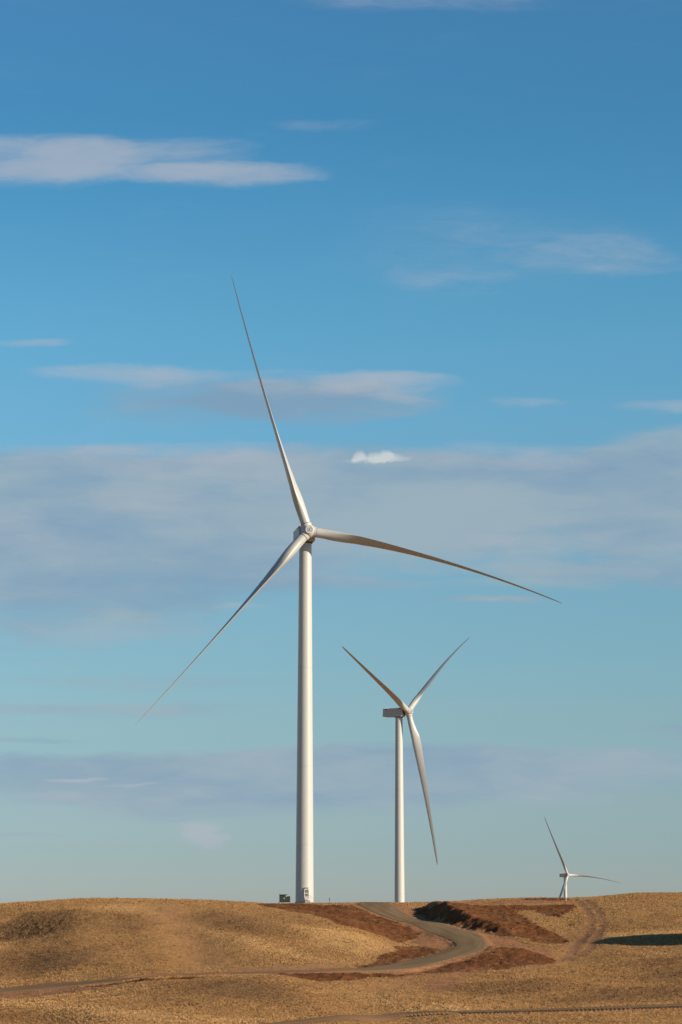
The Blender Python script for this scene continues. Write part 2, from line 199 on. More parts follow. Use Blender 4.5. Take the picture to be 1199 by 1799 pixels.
def shadow_spur(x, y):  # unseen ridge right of frame, added and shaped to cast the far-right shadow
    e = np.where(x < 84, np.exp(-((x-84)/9.8)**2), 1) * smooth(330, 120, x)
    yc = 454 - .10*np.maximum(x-84, 0) + 9*vnoise(x/45., x*0, 91)*smooth(84, 120, x)
    return 13.1 * e * np.exp(-((y-yc)/(16. + .22*np.maximum(x-84, 0)))**2) * (1 + .25*fbm(x/30., y/30., 3, 92)*smooth(84, 110, x)) 
SCX, SCY = 14.0, 24.0
def tps_fit():
    P = np.array(CONTROL); X = np.stack([P[:, 0]/SCX, P[:, 1]/SCY], 1)
    z = P[:, 2] - bank(P[:, 0], P[:, 1])
    r2 = ((X[:, None] - X[None])**2).sum(-1); K = .5*r2*np.log(r2 + 1e-12)
    n = len(P); A = np.zeros((n+3, n+3)); A[:n, :n] = K + 0.004*np.eye(n)
    A[:n, n] = 1; A[:n, n+1:] = X; A[n, :n] = 1; A[n+1:, :n] = X.T
    b = np.zeros(n+3); b[:n] = z
    return X, np.linalg.solve(A, b)
TX, TW = tps_fit()
BX0, BX1, BY0, BY1 = -92., 118., 322., 650.
def base_height(x, y):
    shp = x.shape; x = x.ravel(); y = y.ravel()
    qx = np.clip(x, BX0, BX1); qy = np.clip(y, BY0, BY1)
    out = np.empty(len(x)); n = len(TX)
    for i in range(0, len(x), 40000):
        a = qx[i:i+40000]/SCX; b = qy[i:i+40000]/SCY
        r2 = (a[:, None]-TX[None, :, 0])**2 + (b[:, None]-TX[None, :, 1])**2
        out[i:i+40000] = (.5*r2*np.log(r2+1e-12)) @ TW[:n] + TW[n] + TW[n+1]*a + TW[n+2]*b
    d = np.hypot(np.maximum(np.maximum(BX0-x, x-BX1), 0), np.maximum(np.maximum(BY0-y, y-BY1), 0))
    far = np.interp(y, [-30000, -800, -60, -5, 5, 60, 150, 240, 330, 500, 640, 760, 1050, 1700, 2500, 6000, 30000],
                       [-60, -30, -4, -1.7, -1.7, -5.2, -12, -17, -15.5, -5, -5, -7, -9.0, -32, -58.8, -75, -80])
    far = far - 3.0*smooth(60, 400, np.abs(x)) + 2.2*fbm(x/160., y/160., 3, 40)*smooth(40, 240, np.hypot(x, y))*smooth(40, 200, np.abs(y-1050)+np.abs(x-26))
    far = far - 1.5*smooth(700, 900, y)*smooth(40, 200, np.abs(y-1050)+np.abs(x-26))
    t = smooth(0, 110, d)
    z = out*(1-t) + far*t
    for pts, amp, wid in RELIEF:          # shallow gullies and swells
        z = z + amp*np.exp(-(poly_dist(x, y, pts)[0]/wid)**2)
    return (z + bank(x, y) + shadow_spur(x, y)).reshape(shp)

def poly_sd(x, y, pts):
    """signed distance to a closed polygon, positive inside"""
    best = np.full(x.shape, 1e9); ins = np.zeros(x.shape, bool)
    for (ax, ay), (bx, by) in zip(pts, pts[1:] + pts[:1]):
        dx, dy = bx-ax, by-ay; L2 = dx*dx + dy*dy + 1e-9
        t = np.clip(((x-ax)*dx + (y-ay)*dy)/L2, 0, 1)
        best = np.minimum(best, (x-ax-t*dx)**2 + (y-ay-t*dy)**2)
        c = ((ay > y) != (by > y)) & (x < (bx-ax)*(y-ay)/(by-ay+1e-12) + ax); ins ^= c
    return np.sqrt(best) * np.where(ins, 1, -1)
ROAD_POLY = ROAD_IN + ROAD_OUT[::-1]
PAD = [(-34, 575), (-8.8, 570), (14, 572), (24, 590), (14, 618), (-10, 630), (-34, 622), (-42, 600)]
def regions(x, y):
    m = {}
    x0, y0 = x, y
    x = x + 1.0*fbm(x0*.22, y0*.22, 3, 71) + .5*fbm(x0*.9, y0*.9, 2, 72); y = y + 1.4*fbm(x0*.22, y0*.18, 3, 73) + .8*fbm(x0*.9, y0*.9, 2, 74)
    soft = {'dark_dirt': 1.2, 'light_dirt': 1.2, 'bare': 5, 'pale': 4, 'grey': 5, 'rocky': 4}
    for k, polys in REGIONS.items():
        sd = np.full(x.shape, -99.)
        for pl in polys: sd = np.maximum(sd, poly_sd(x, y, pl))
        m[k] = np.clip(.5 + sd/(2*soft[k]), 0, 1)
    x, y = x0, y0
    rd = poly_sd(x, y, ROAD_POLY)
    m['road'] = np.clip(.5 + rd/2.4, 0, 1)
    m['light_dirt'] = np.maximum(m['light_dirt'], smooth(-2.6, -1.0, rd + .9*fbm(x*.4, y*.4, 3, 75)))
    d = poly_dist(x, y, TRACK)[0]
    m['road'] = np.maximum(m['road'], np.clip(.5 + (2.7 - d)/2.0, 0, 1))
    m['flat'] = smooth(9, 4, d)
    r = np.full(x.shape, 99.)
    for pl in WHEEL_RUTS: r = np.minimum(r, poly_dist(x, y, pl)[0])
    m['rut'] = smooth(1.5, .3, r + .5*fbm(x*.6, y*.6, 2, 61))
    m['light_dirt'] = np.maximum(m['light_dirt'], np.clip(.5 + poly_sd(x, y, PAD)/3, 0, 1))
    return m
def height(x, y, m=None):
    z = base_height(x, y)
    if m is None: m = regions(x, y)
    calm = (1 - smooth(.05, .6, m['road']))*(1 - m['flat'])
    z = z + calm*.55*fbm(x/15., y/19., 3, 10)*smooth(535, 490, y)
    dirt = smooth(.3, .7, m['dark_dirt']); rocky = m['rocky']
    z = z + calm*(.16*fbm(x*.22, y*.22, 3, 11) + .07*fbm(x*.9, y*.9, 3, 12))*smooth(900, 500, y)
    clod = 1 - np.abs(fbm(x*.55, y*.55, 4, 13))
    z = z + calm*dirt*(.42*(clod - .75) + .16*fbm(x*1.4, y*1.4, 2, 14))
    ph = y*1.1 + x*.5
    z = z + calm*dirt*.09*np.sin(2*ph + 3*fbm(x*.2, y*.2, 2, 19))
    led = fbm(x*.2, y*.28, 3, 15)*1.6 + fbm(x*.8, y*.9, 3, 16)*.7
    z = z + rocky*(.36*(led*2.4 - np.floor(led*2.4)) + .3*(1 - np.abs(fbm(x*.9, y*1.1, 3, 17))) - .3)
    z = z - .10*m['rut']*calm
    return z

# ---------------------------------------------------------------- object helpers
def tag(o, label=None, cat=None, group=None, kind=None):
    for k, v in (('label', label), ('category', cat), ('group', group), ('kind', kind)):
        if v: o[k] = v
    return o
def link(name, me, parent=None, mats=()):
    o = bpy.data.objects.new(name, me); COL.objects.link(o)
    for q in mats: me.materials.append(q)
    if parent is not None: o.parent = parent
    return o
def from_arrays(name, verts, faces, smooth_=True):
    me = bpy.data.meshes.new(name); verts = np.asarray(verts, np.float32); faces = np.asarray(faces, np.int32)
    k = faces.shape[1]
    me.vertices.add(len(verts)); me.vertices.foreach_set('co', verts.ravel())
    me.loops.add(faces.size); me.loops.foreach_set('vertex_index', faces.ravel())
    me.polygons.add(len(faces)); me.polygons.foreach_set('loop_start', np.arange(0, faces.size, k, dtype=np.int32))
    me.polygons.foreach_set('use_smooth', np.full(len(faces), smooth_))
    me.update(calc_edges=True); me.validate(); return me
def from_bm(name, bm, parent=None, mat=None, smooth_angle=None):
    me = bpy.data.meshes.new(name); bmesh.ops.recalc_face_normals(bm, faces=bm.faces)
    if smooth_angle:
        for f in bm.faces: f.smooth = True
        for e in bm.edges:
            if len(e.link_faces) == 2 and e.calc_face_angle(0) > math.radians(smooth_angle): e.smooth = False
    bm.to_mesh(me); bm.free(); me.name = name
    return link(name, me, parent, [mat] if mat else [])
def box(bm, c, s, rot=None, bevel=0.0):
    M = Matrix.Translation(c) @ (rot.to_4x4() if rot else Matrix()) @ Matrix.Diagonal((*s, 1))
    r = bmesh.ops.create_cube(bm, size=1, matrix=M)
    if bevel:
        es = list({e for v in r['verts'] for e in v.link_edges})
        bmesh.ops.bevel(bm, geom=es, offset=bevel, segments=2, affect='EDGES', profile=.6)
def cyl(bm, p0, p1, r0, r1=None, n=24, caps=True):
    p0, p1 = Vector(p0), Vector(p1); d = p1 - p0; r1 = r0 if r1 is None else r1
    M = Matrix.Translation((p0 + p1)/2) @ d.to_track_quat('Z', 'Y').to_matrix().to_4x4()
    bmesh.ops.create_cone(bm, cap_ends=caps, segments=n, radius1=r0, radius2=max(r1, 1e-4), depth=d.length, matrix=M)
def lathe(bm, prof, n=48, M=Matrix()):
    rings = []
    for r, z in prof:
        rings.append([bm.verts.new(M @ Vector((r*math.cos(2*math.pi*k/n), r*math.sin(2*math.pi*k/n), z))) for k in range(n)])
    for a, b in zip(rings[:-1], rings[1:]):
        for k in range(n): bm.faces.new((a[k], a[(k+1) % n], b[(k+1) % n], b[k]))
    bm.faces.new(rings[0][::-1]); bm.faces.new(rings[-1])
def empty(name, loc, rz=0):
    o = bpy.data.objects.new(name, None); COL.objects.link(o); o.location = loc; o.rotation_euler = (0, 0, rz)
    o.empty_display_size = .5; return o

# ---------------------------------------------------------------- materials
def mat(name):
    m = bpy.data.materials.new(name); m.use_nodes = True; t = NT(m.node_tree)
    out = t.n('ShaderNodeOutputMaterial'); b = t.n('ShaderNodeBsdfPrincipled'); t.t.links.new(b.outputs[0], out.inputs[0])
    return m, t, b
def paint(name, rgb, rough=.45, var=.06, scale=1.5, streak=False, metal=0.0):
    m, t, b = mat(name)
    g = t.n('ShaderNodeTexCoord').outputs['Object']
    if streak: g = t.vec('MULTIPLY', g, (1, 1, .12))
    n = t.noise(g, scale, 5, .6)
    c = t.mix(n, tuple(k*(1-var) for k in rgb) + (1,), tuple(min(1, k*(1+var)) for k in rgb) + (1,))
    t.put(b.inputs['Base Color'], c); b.inputs['Roughness'].default_value = rough; b.inputs['Metallic'].default_value = metal
    return m
M_WHITE = paint('white_turbine_paint', (.51, .505, .49), .42, .035, .8, True)
M_BLADE = paint('blade_gelcoat', (.485, .485, .48), .38, .03, .5)
M_NAC = paint('nacelle_fibreglass', (.50, .495, .485), .5, .05, 1.2)
M_GREY = paint('grey_steel', (.30, .30, .31), .5, .1, 3)
M_DARK = paint('dark_rubber', (.025, .025, .028), .7, .2, 4)
M_LOUVRE = paint('louvre_grey', (.20, .19, .17), .6, .15, 6)
M_CONC = paint('concrete', (.42, .39, .34), .85, .15, 2)
M_GREEN = paint('green_enamel', (.020, .033, .017), .45, .2, 2, True)
M_STICK = paint('white_sticker', (.75, .74, .7), .5, .03)
M_RED = paint('red_plastic', (.42, .05, .025), .55, .1, 8)
M_WOOD = paint('weathered_stake', (.05, .06, .05), .8, .3, 8)
M_EMB = paint('grey_emblem', (.13, .135, .15), .45, .05)

def ground_material():
    m, t, b = mat('prairie_ground')
    g = t.n('ShaderNodeTexCoord').outputs['Object']
    flat = t.vec('MULTIPLY', g, (1, 1, .4))
    nb = t.noise(flat, .035, 4, .6); nb2 = t.noise(t.vec('ADD', flat, (13, 7, 0)), .075, 4, .6); nm = t.noise(flat, .35, 5, .62); nf = t.noise(flat, 2.6, 4, .65); nx = t.noise(flat, 7.0, 3, .6)
    def edge(name, amp=1.0, a=.42, b_=.58):
        return t.step(t.math('MULTIPLY_ADD', t.math('SUBTRACT', t.math('MULTIPLY_ADD', nf, .45, t.math('MULTIPLY', nm, .55)), .5), amp, t.attr(name)), a, b_)
    straw = t.ramp(nf, [(.30, (0.304, 0.161, 0.061)), (.48, (0.456, 0.254, 0.101)), (.70, (0.595, 0.346, 0.144))])
    brown = t.ramp(nf, [(.30, (0.234, 0.121, 0.048)), (.5, (0.367, 0.197, 0.080)), (.70, (0.482, 0.270, 0.113))])
    c = t.mix(t.step(t.math('MULTIPLY_ADD', nm, .5, t.math('MULTIPLY', nb, .6)), .42, .68), straw, brown)
    c = t.mix(t.math('MULTIPLY', edge('pale', .9, .25, .95), .85), c, t.ramp(nf, [(.3, (0.456, 0.259, 0.105)), (.65, (0.684, 0.411, 0.177))]))
    c = t.mix(t.math('MULTIPLY', edge('grey', 1.1, .25, .95), .6), c, t.ramp(nf, [(.3, (0.178, 0.099, 0.048)), (.65, (0.355, 0.199, 0.096))]))
    c = t.mix(t.math('MULTIPLY', edge('bare', .9, .2, .95), .7), c, t.ramp(nf, [(.3, (0.380, 0.189, 0.088)), (.7, (0.545, 0.287, 0.139))]))
    c = t.mix(t.math('MULTIPLY', edge('rocky', 1.3, .3, .8), .85), c, t.ramp(t.math('MULTIPLY_ADD', nx, .5, t.math('MULTIPLY', nf, .5)), [(.38, (.04, .024, .015)), (.50, (.16, .088, .046)), (.62, (.34, .21, .10))]))
    c = t.mix(t.math('MULTIPLY', t.step(t.math('MULTIPLY_ADD', t.math('SUBTRACT', nf, .5), 1.2, t.attr('rut')), .2, .8), .85), c, (0.310, 0.155, 0.084, 1))
    ld = t.ramp(t.math('MULTIPLY_ADD', nm, .6, t.math('MULTIPLY', nx, .4)), [(.32, (0.270, 0.116, 0.053)), (.5, (0.400, 0.185, 0.090)), (.68, (0.500, 0.258, 0.133))])
    c = t.mix(t.math('MULTIPLY', edge('light_dirt', 1.0, .35, .7), .92), c, ld)
    dd = t.ramp(t.math('MULTIPLY_ADD', nm, .5, t.math('MULTIPLY', nx, .5)), [(.30, (0.091, 0.032, 0.013)), (.5, (0.183, 0.068, 0.025)), (.70, (0.305, 0.128, 0.053))])
    dl = t.ramp(t.math('MULTIPLY_ADD', nm, .4, t.math('MULTIPLY', nx, .6)), [(.32, (0.159, 0.070, 0.030)), (.5, (0.262, 0.126, 0.057)), (.68, (0.378, 0.198, 0.098))])
    dd = t.mix(t.math('MULTIPLY', t.step(nb2, .47, .64), .6), dd, dl)
    c = t.mix(edge('dark_dirt', .7, .36, .64), c, dd)
    t.put(b.inputs['Base Color'], c); b.inputs['Roughness'].default_value = .95
    b.inputs['Specular IOR Level'].default_value = .1
    bp = t.n('ShaderNodeBump'); bp.inputs['Strength'].default_value = .9; bp.inputs['Distance'].default_value = .25
    t.put(bp.inputs['Height'], t.math('MULTIPLY_ADD', nx, .5, nf)); t.put(b.inputs['Normal'], bp.outputs[0])
    return m
def gravel_material():
    m, t, b = mat('grey_gravel')
    g = t.n('ShaderNodeTexCoord').outputs['Object']
    uv = t.n('ShaderNodeUVMap').outputs[0]
    st = t.noise(t.vec('MULTIPLY', uv, (7, .05, 1)), 1, 4, .6)
    n = t.noise(g, 5, 4, .7); nm = t.noise(g, .25, 4, .6)
    c = t.ramp(t.math('MULTIPLY_ADD', n, .35, t.math('MULTIPLY', st, .65)), [(.34, (0.165, 0.111, 0.065)), (.5, (0.235, 0.163, 0.098)), (.7, (0.310, 0.216, 0.133))])
    c = t.mix(t.math('MULTIPLY', t.step(nm, .5, .75), .35), c, (0.270, 0.169, 0.098, 1))
    dust = t.step(t.math('MULTIPLY_ADD', t.math('SUBTRACT', nm, .5), .8, t.attr('dust')), .3, .7)
    c = t.mix(t.math('MULTIPLY', dust, .92), c, t.ramp(n, [(.3, (0.260, 0.135, 0.070)), (.7, (0.390, 0.220, 0.122))]))
    t.put(b.inputs['Base Color'], c); b.inputs['Roughness'].default_value = 1; b.inputs['Specular IOR Level'].default_value = .0
    bp = t.n('ShaderNodeBump'); bp.inputs['Strength'].default_value = .5; bp.inputs['Distance'].default_value = .08
    t.put(bp.inputs['Height'], n); t.put(b.inputs['Normal'], bp.outputs[0])
    return m
def grass_material():
    m, t, b = mat('dry_bunchgrass')
    a = t.attr('tint')
    c = t.ramp(a, [(0, (0.161, 0.087, 0.043)), (.3, (0.370, 0.201, 0.086)), (.62, (0.554, 0.319, 0.137)), (1, (0.739, 0.457, 0.212))])
    t.put(b.inputs['Base Color'], c); b.inputs['Roughness'].default_value = .8; b.inputs['Specular IOR Level'].default_value = .15
    return m

# ---------------------------------------------------------------- ground: one sheet, fine where the hills stand, stretching to the horizon
def axis(a, b, step, far, grow=1.16):
    core = list(np.arange(a, b + step, step)); lo = []; hi = []; s = step; v = a
    while v > -far: s *= grow; v -= s; lo.append(v)
    s = step; v = core[-1]
    while v < far: s *= grow; v += s; hi.append(v)
    return np.array(lo[::-1] + core + hi)
def build_ground():
    gx = axis(-76, 86, .36, 26000); gy = axis(322, 612, .36, 26000)
    X, Y = np.meshgrid(gx, gy); x = X.ravel(); y = Y.ravel()
    m = regions(x, y); z = height(x, y, m)
    nx, ny = len(gx), len(gy)
    i = np.arange(nx-1)[None, :] + nx*np.arange(ny-1)[:, None]; i = i.ravel()
    F = np.stack([i, i+1, i+1+nx, i+nx], 1)
    me = from_arrays('ground', np.stack([x, y, z], 1), F)
    for k in ('dark_dirt', 'light_dirt', 'bare', 'pale', 'grey', 'rocky', 'rut'):
        at = me.attributes.new(k, 'FLOAT', 'POINT'); at.data.foreach_set('value', m[k].astype(np.float32))
    o = link('ground', me, None, [ground_material()]); tag(o, kind='structure'); return o
build_ground()

def resample(pts, n):
    p = np.array(pts); s = np.concatenate([[0], np.cumsum(np.hypot(*np.diff(p, axis=0).T))]); s /= s[-1]
    # smooth (Catmull-like) through a dense linear resample and box filtering
    u = np.linspace(0, 1, n); q = np.stack([np.interp(u, s, p[:, 0]), np.interp(u, s, p[:, 1])], 1)
    return q
def ribbon(L, R, cols, lift, crown=.08, fringe=.06, seed=3):
    n = len(L); V = []; UV = []
    d = np.concatenate([[0], np.cumsum(np.hypot(*np.diff((L+R)/2, axis=0).T))])
    rng = np.random.default_rng(seed)
    fl = np.interp(d, np.arange(0, d[-1]+3, .7), rng.normal(0, fringe, int(d[-1]/.7)+6)[:len(np.arange(0, d[-1]+3, .7))])
    fr = np.interp(d, np.arange(0, d[-1]+3, .7), rng.normal(0, fringe, int(d[-1]/.7)+6)[:len(np.arange(0, d[-1]+3, .7))])
    W = R - L; w = np.hypot(*W.T)[:, None]; W = W/np.maximum(w, .01)
    A = L + W*fl[:, None]; B = R + W*fr[:, None]
    for j in range(cols+1):
        f = j/cols; P = A*(1-f) + B*f
        z = height(P[:, 0], P[:, 1]) + lift + crown*(1 - (2*f-1)**2)
        if j in (0, cols): z = z - lift - .12
        V.append(np.stack([P[:, 0], P[:, 1], z], 1)); UV.append(np.stack([np.full(n, f), d], 1))
    V = np.concatenate(V); UV = np.concatenate(UV)
    i = np.arange(n-1); F = np.concatenate([np.stack([i+j*n, i+1+j*n, i+1+(j+1)*n, i+(j+1)*n], 1) for j in range(cols)])
    return V, UV, F
def flush(name, V, UV, F, mats):
    me = from_arrays(name, V, F)
    uv = me.uv_layers.new(name='UVMap'); li = np.empty(len(me.loops), np.int32); me.loops.foreach_get('vertex_index', li)
    uv.data.foreach_set('uv', UV[li].astype(np.float32).ravel()); return me
M_GRAVEL = gravel_material()
def build_road():
    tail_in = [(4, 584), (-20, 592)]; tail_out = [(14, 580), (10, 592)]
    n = 420
    L = resample(tail_in[::-1] + ROAD_IN, n); R = resample(tail_out[::-1] + ROAD_OUT, n)
    # match both edges by nearest fraction with light smoothing
    k = np.ones(9)/9
    sm = lambda P: np.stack([np.convolve(np.pad(P[:, c], 4, 'edge'), k, 'valid') for c in (0, 1)], 1)
    L, R = sm(L), sm(R)
    V, UV, F = ribbon(L, R, 14, .05)
    me = flush('gravel_road', V, UV, F, None)
    a = me.attributes.new('dust', 'FLOAT', 'POINT')
    x = V[:, 0]; y = V[:, 1]
    dust = smooth(6, -1, x)*smooth(-38, -24, x)*smooth(440, 425, y)
    edge = np.abs(UV[:, 0]*2-1)**4*.55 + .12 + .25*smooth(-20, -36, x)
    a.data.foreach_set('value', np.clip(dust + edge, 0, 1).astype(np.float32))
    tag(link('gravel_road', me, None, [M_GRAVEL]), kind='structure')
build_road()
def build_track():
    P = resample(TRACK, 520); T = np.gradient(P, axis=0); T /= np.hypot(*T.T)[:, None]; N = np.stack([-T[:, 1], T[:, 0]], 1)
    L = P + N*2.6; R = P - N*2.4
    V, UV, F = ribbon(L, R, 8, .08, .04, .05, 9)
    me = flush('dirt_track', V, UV, F, None)
    a = me.attributes.new('dust', 'FLOAT', 'POINT')
    a.data.foreach_set('value', (.45 + .55*smooth(.4, .75, UV[:, 0])).astype(np.float32))
    # cleat ridges pressed up along the near side by a tracked machine
    d = np.concatenate([[0], np.cumsum(np.hypot(*np.diff(P, axis=0).T))]); s = np.arange(1, d[-1]-1, .6)
    bm = bmesh.new(); bm.from_mesh(me); uvl = bm.loops.layers.uv.active; dl = bm.verts.layers.float['dust']
    cx = np.interp(s, d, P[:, 0]); cy = np.interp(s, d, P[:, 1]); rng = np.random.default_rng(4)
    for i in range(len(s)):
        j = int(np.searchsorted(d, s[i])); j = min(j, len(P)-1)
        for off, ln in ((-1.15, .75), (-2.05, .75)):
            a0 = np.array([cx[i], cy[i]]) + N[j]*(off + ln/2); a1 = np.array([cx[i], cy[i]]) + N[j]*(off - ln/2) + T[j]*.12
            z = height(np.array([a0[0], a1[0]]), np.array([a0[1], a1[1]])) + .12
            h = .055 + .03*rng.random()
            q = [bm.verts.new((*(a + T[j]*e), zz + up)) for a, zz in ((a0, z[0]), (a1, z[1])) for e, up in ((-.13, 0), (0, h), (.13, 0))]
            for v in q: v[dl] = 1
            for f in ((0, 1, 4, 3), (1, 2, 5, 4), (0, 2, 1), (3, 4, 5)): bm.faces.new([q[k] for k in f])
    bm.to_mesh(me); bm.free()
    m2 = paint('cleat_soil', (.12, .062, .035), .95, .25, 3)
    tag(link('dirt_track', me, None, [M_GRAVEL]), kind='structure')
build_track()

# ---------------------------------------------------------------- dry grass: clumps of blades over the hills
def build_grass(n=380000):
    rng = np.random.default_rng(21)
    y = 322 + (612-322)*rng.random(n)**1.15
    x = -74 + 158*rng.random(n)
    m = regions(x, y)
    bald = np.maximum.reduce([smooth(.35, .6, m['dark_dirt'])*.995, smooth(.3, .6, m['light_dirt'])*.93, smooth(.4, .85, m['road'] + .25*fbm(x*.5, y*.5, 3, 79)), m['bare']*.55, m['rut']*.9, m['rocky']*.35])
    clump = fbm(x*.12, y*.12, 3, 31)*.5 + .75
    keep = rng.random(n) < (1 - bald)*np.clip(clump, .25, 1)
    x, y = x[keep], y[keep]; m = {k: v[keep] for k, v in m.items()}; n = len(x)
    z = height(x, y, m)
    tint = .52 + .11*rng.normal(size=n) + .18*fbm(x*.05, y*.05, 3, 33) + .34*m['pale'] - .36*m['grey'] - .25*m['rocky'] - .08*m['bare']
    dk = rng.random(n) < (.035 + .045*smooth(-.2, .5, fbm(x*.09, y*.09, 3, 35)) + .08*m['grey'] + .6*m['rocky'])
    tint = np.where(dk, .04 + .12*rng.random(n), tint)  # dark tufts: tuft shadow specks put into the colour, plus scrub on rocky ground
    size = (.08 + .085*rng.random(n))*(1 + .25*fbm(x*.08, y*.08, 2, 34)) * (1 - .5*m['bare']) * np.where(dk, 1.45, 1.0)
    K = 5; V = np.empty((n, K, 3, 3), np.float32)
    for k in range(K):
        a = rng.random(n)*2*np.pi; lean = .4 + .8*rng.random(n); r = .10*rng.random(n)
        bx = x + r*np.cos(a); by = y + r*np.sin(a); h = size*(.7 + .6*rng.random(n)); w = (.035 + .035*rng.random(n))*np.where(dk, 1.5, 1)
        b2 = a + np.pi/2
        V[:, k, 0] = np.stack([bx - w*np.cos(b2), by - w*np.sin(b2), z - .05], 1)
        V[:, k, 1] = np.stack([bx + w*np.cos(b2), by + w*np.sin(b2), z - .05], 1)
        V[:, k, 2] = np.stack([bx + h*lean*np.cos(a), by + h*lean*np.sin(a), z + h], 1)
    V = V.reshape(-1, 3); F = np.arange(len(V)).reshape(-1, 3)
    me = from_arrays('dry_grass', V, F, False)
    at = me.attributes.new('tint', 'FLOAT', 'POINT'); at.data.foreach_set('value', np.repeat(np.clip(tint, 0, 1), K*3).astype(np.float32))
    tag(link('dry_grass', me, None, [grass_material()]), 'short dry straw coloured bunchgrass covering the rolling hills', 'grass', kind='stuff')
build_grass()

# ---------------------------------------------------------------- loose clods and stones on the bare earth
def build_clods(n=26000):
    rng = np.random.default_rng(77)
    x = -40 + 90*rng.random(n); y = 400 + 190*rng.random(n)
    m = regions(x, y)
    p = np.maximum(smooth(.35, .65, m['dark_dirt'])*.55, smooth(.35, .7, m['light_dirt'])*.16)*(m['road'] < .35)
    p = p*np.clip(.8 + 1.4*fbm(x*.25, y*.25, 3, 78), .05, 1.5)
    k = rng.random(n) < p; x, y = x[k], y[k]; m = {q: v[k] for q, v in m.items()}; n = len(x)
    z = height(x, y, m); s = .05 + .17*rng.random(n)**3
    o = np.array([(1, 0, 0), (0, 1, 0), (-1, 0, 0), (0, -1, 0), (0, 0, .8), (0, 0, -.8)])
    V = np.stack([x, y, z], 1)[:, None, :] + (o[None] * (s[:, None]*(.6 + .8*rng.random((n, 6))))[:, :, None])
    f = np.array([(0, 1, 4), (1, 2, 4), (2, 3, 4), (3, 0, 4), (1, 0, 5), (2, 1, 5), (3, 2, 5), (0, 3, 5)])
    F = (np.arange(n)[:, None, None]*6 + f[None]).reshape(-1, 3)
    me = from_arrays('soil_clods', V.reshape(-1, 3), F, False)
    tag(link('soil_clods', me, None, [paint('clod_soil', (.19, .095, .045), .95, .5, 1.1)]), 'loose clods and stones scattered over the bare red brown earth', 'soil clods', kind='stuff')
build_clods()

# ---------------------------------------------------------------- wind turbines
ROTOR_R = 65.2
def section(n=44):
    s = np.linspace(0, 2*np.pi, n, endpoint=False); xx = .5*(1 + np.cos(s))     # 1 at the trailing edge, 0 at the leading edge
    th = 5*(.2969*np.sqrt(np.maximum(xx, 0)) - .1260*xx - .3516*xx**2 + .2843*xx**3 - .1036*xx**4)
    return xx, np.where(s < np.pi, 1, -1)*th, .5*np.sin(s)
def blade_mesh(theta, pitch, prebend, sag, tilt, ROTOR_R):
    a = np.array([0, -math.cos(tilt), math.sin(tilt)]); up = np.array([0, math.sin(tilt), math.cos(tilt)]); r = np.array([1., 0, 0])
    rad = up*math.cos(theta) + r*math.sin(theta); t = -up*math.sin(theta) + r*math.cos(theta)
    xx, foil, circ = section(); V = []
    R = np.concatenate([np.linspace(1.95, 16, 22), np.linspace(17.2, 60, 40), np.linspace(61, 65, 10), [65.12, 65.2]])
    cone = math.radians(4)
    k_len = ROTOR_R/65.2
    for q in R:
        f = q/65.2
        chord = np.interp(q, [2, 4, 7, 11, 14, 17, 24, 36, 48, 58, 62, 64, 65, 65.2], [2.4, 2.42, 2.85, 3.55, 3.75, 3.6, 3.0, 2.15, 1.5, 1.05, .85, .62, .3, .08])
        thick = np.interp(q, [2, 4, 8, 12, 17, 26, 40, 66], [1, 1, .74, .50, .36, .27, .21, .17])
        blend = smooth(2.5, 12, q)
        tw = math.radians(np.interp(q, [0, 4, 10, 16, 26, 40, 66], [15, 15, 14, 10.5, 6, 2.5, 0]))
        ph = pitch + tw
        ec = t*math.cos(ph) + a*math.sin(ph); en = a*math.cos(ph) - t*math.sin(ph)
        ent = a*math.cos(pitch) - t*math.sin(pitch)
        c = rad*q*k_len*math.cos(cone) + a*(q*k_len*math.sin(cone)) + ent*(prebend*f**2.2 - ent[2]*sag*f**1.9)
        ax = .5*(1-blend) + .32*blend
        yy = ((1-blend)*circ + blend*foil*thick)*chord
        V.append(c + np.outer((ax - xx)*chord, ec) + np.outer(yy, en))
    m = len(xx); V = np.concatenate(V)
    i = np.arange(len(R)-1)[:, None]*m; j = np.arange(m)[None, :]; k = (j+1) % m
    F = np.stack([i+j, i+k, i+m+k, i+m+j], -1).reshape(-1, 4)
    return V, F, (rad, t, a)
def rotate_to(d): return Vector(d).to_track_quat('Z', 'Y').to_matrix().to_4x4()

HUB_H = 90.3; OVERHANG = 4.6; TILT = math.radians(4)
def tower_mesh():
    bm = bmesh.new(); top = HUB_H - 1.95 - OVERHANG*math.tan(TILT)
    prof = []; joints = [0, 14, 33, 57, top]
    for k, z in enumerate(joints[:-1]):
        z2 = joints[k+1]; rr = lambda q: 2.2 - (2.2-1.53)*(q/top)
        for q in np.linspace(z, z2, 9)[:-1]: prof.append((rr(q), q))
        if z2 < top: prof += [(rr(z2), z2-.09), (rr(z2)-.05, z2-.075), (rr(z2)-.05, z2-.025), (rr(z2), z2-.01)]
    prof.append((1.53, top))
    lathe(bm, prof, 72); return bm
def nacelle_mesh(fz):
    """box of the machine house; local forward is -Y, fz the axis height"""
    bm = bmesh.new()
    # outline in (forward, up), lofted over the width
    out = [(-6.9, -1.45), (-6.7, 1.62), (-6.45, 1.75), (2.3, 1.98), (2.6, 1.75), (2.75, -.9), (2.2, -1.78), (-1.8, -1.82), (-6.6, -1.66)]
    ws = [(-2.08, .93), (-1.9, 1.0), (1.9, 1.0), (2.08, .93)]
    rings = []
    for w, s in ws: rings.append([bm.verts.new((w, -((f+2)*s-2), fz + u*s)) for f, u in out])
    for p, q in zip(rings[:-1], rings[1:]):
        for k in range(len(out)): bm.faces.new((p[k], p[(k+1) % len(out)], q[(k+1) % len(out)], q[k]))
    bm.faces.new(rings[0]); bm.faces.new(rings[-1][::-1])
    return bm

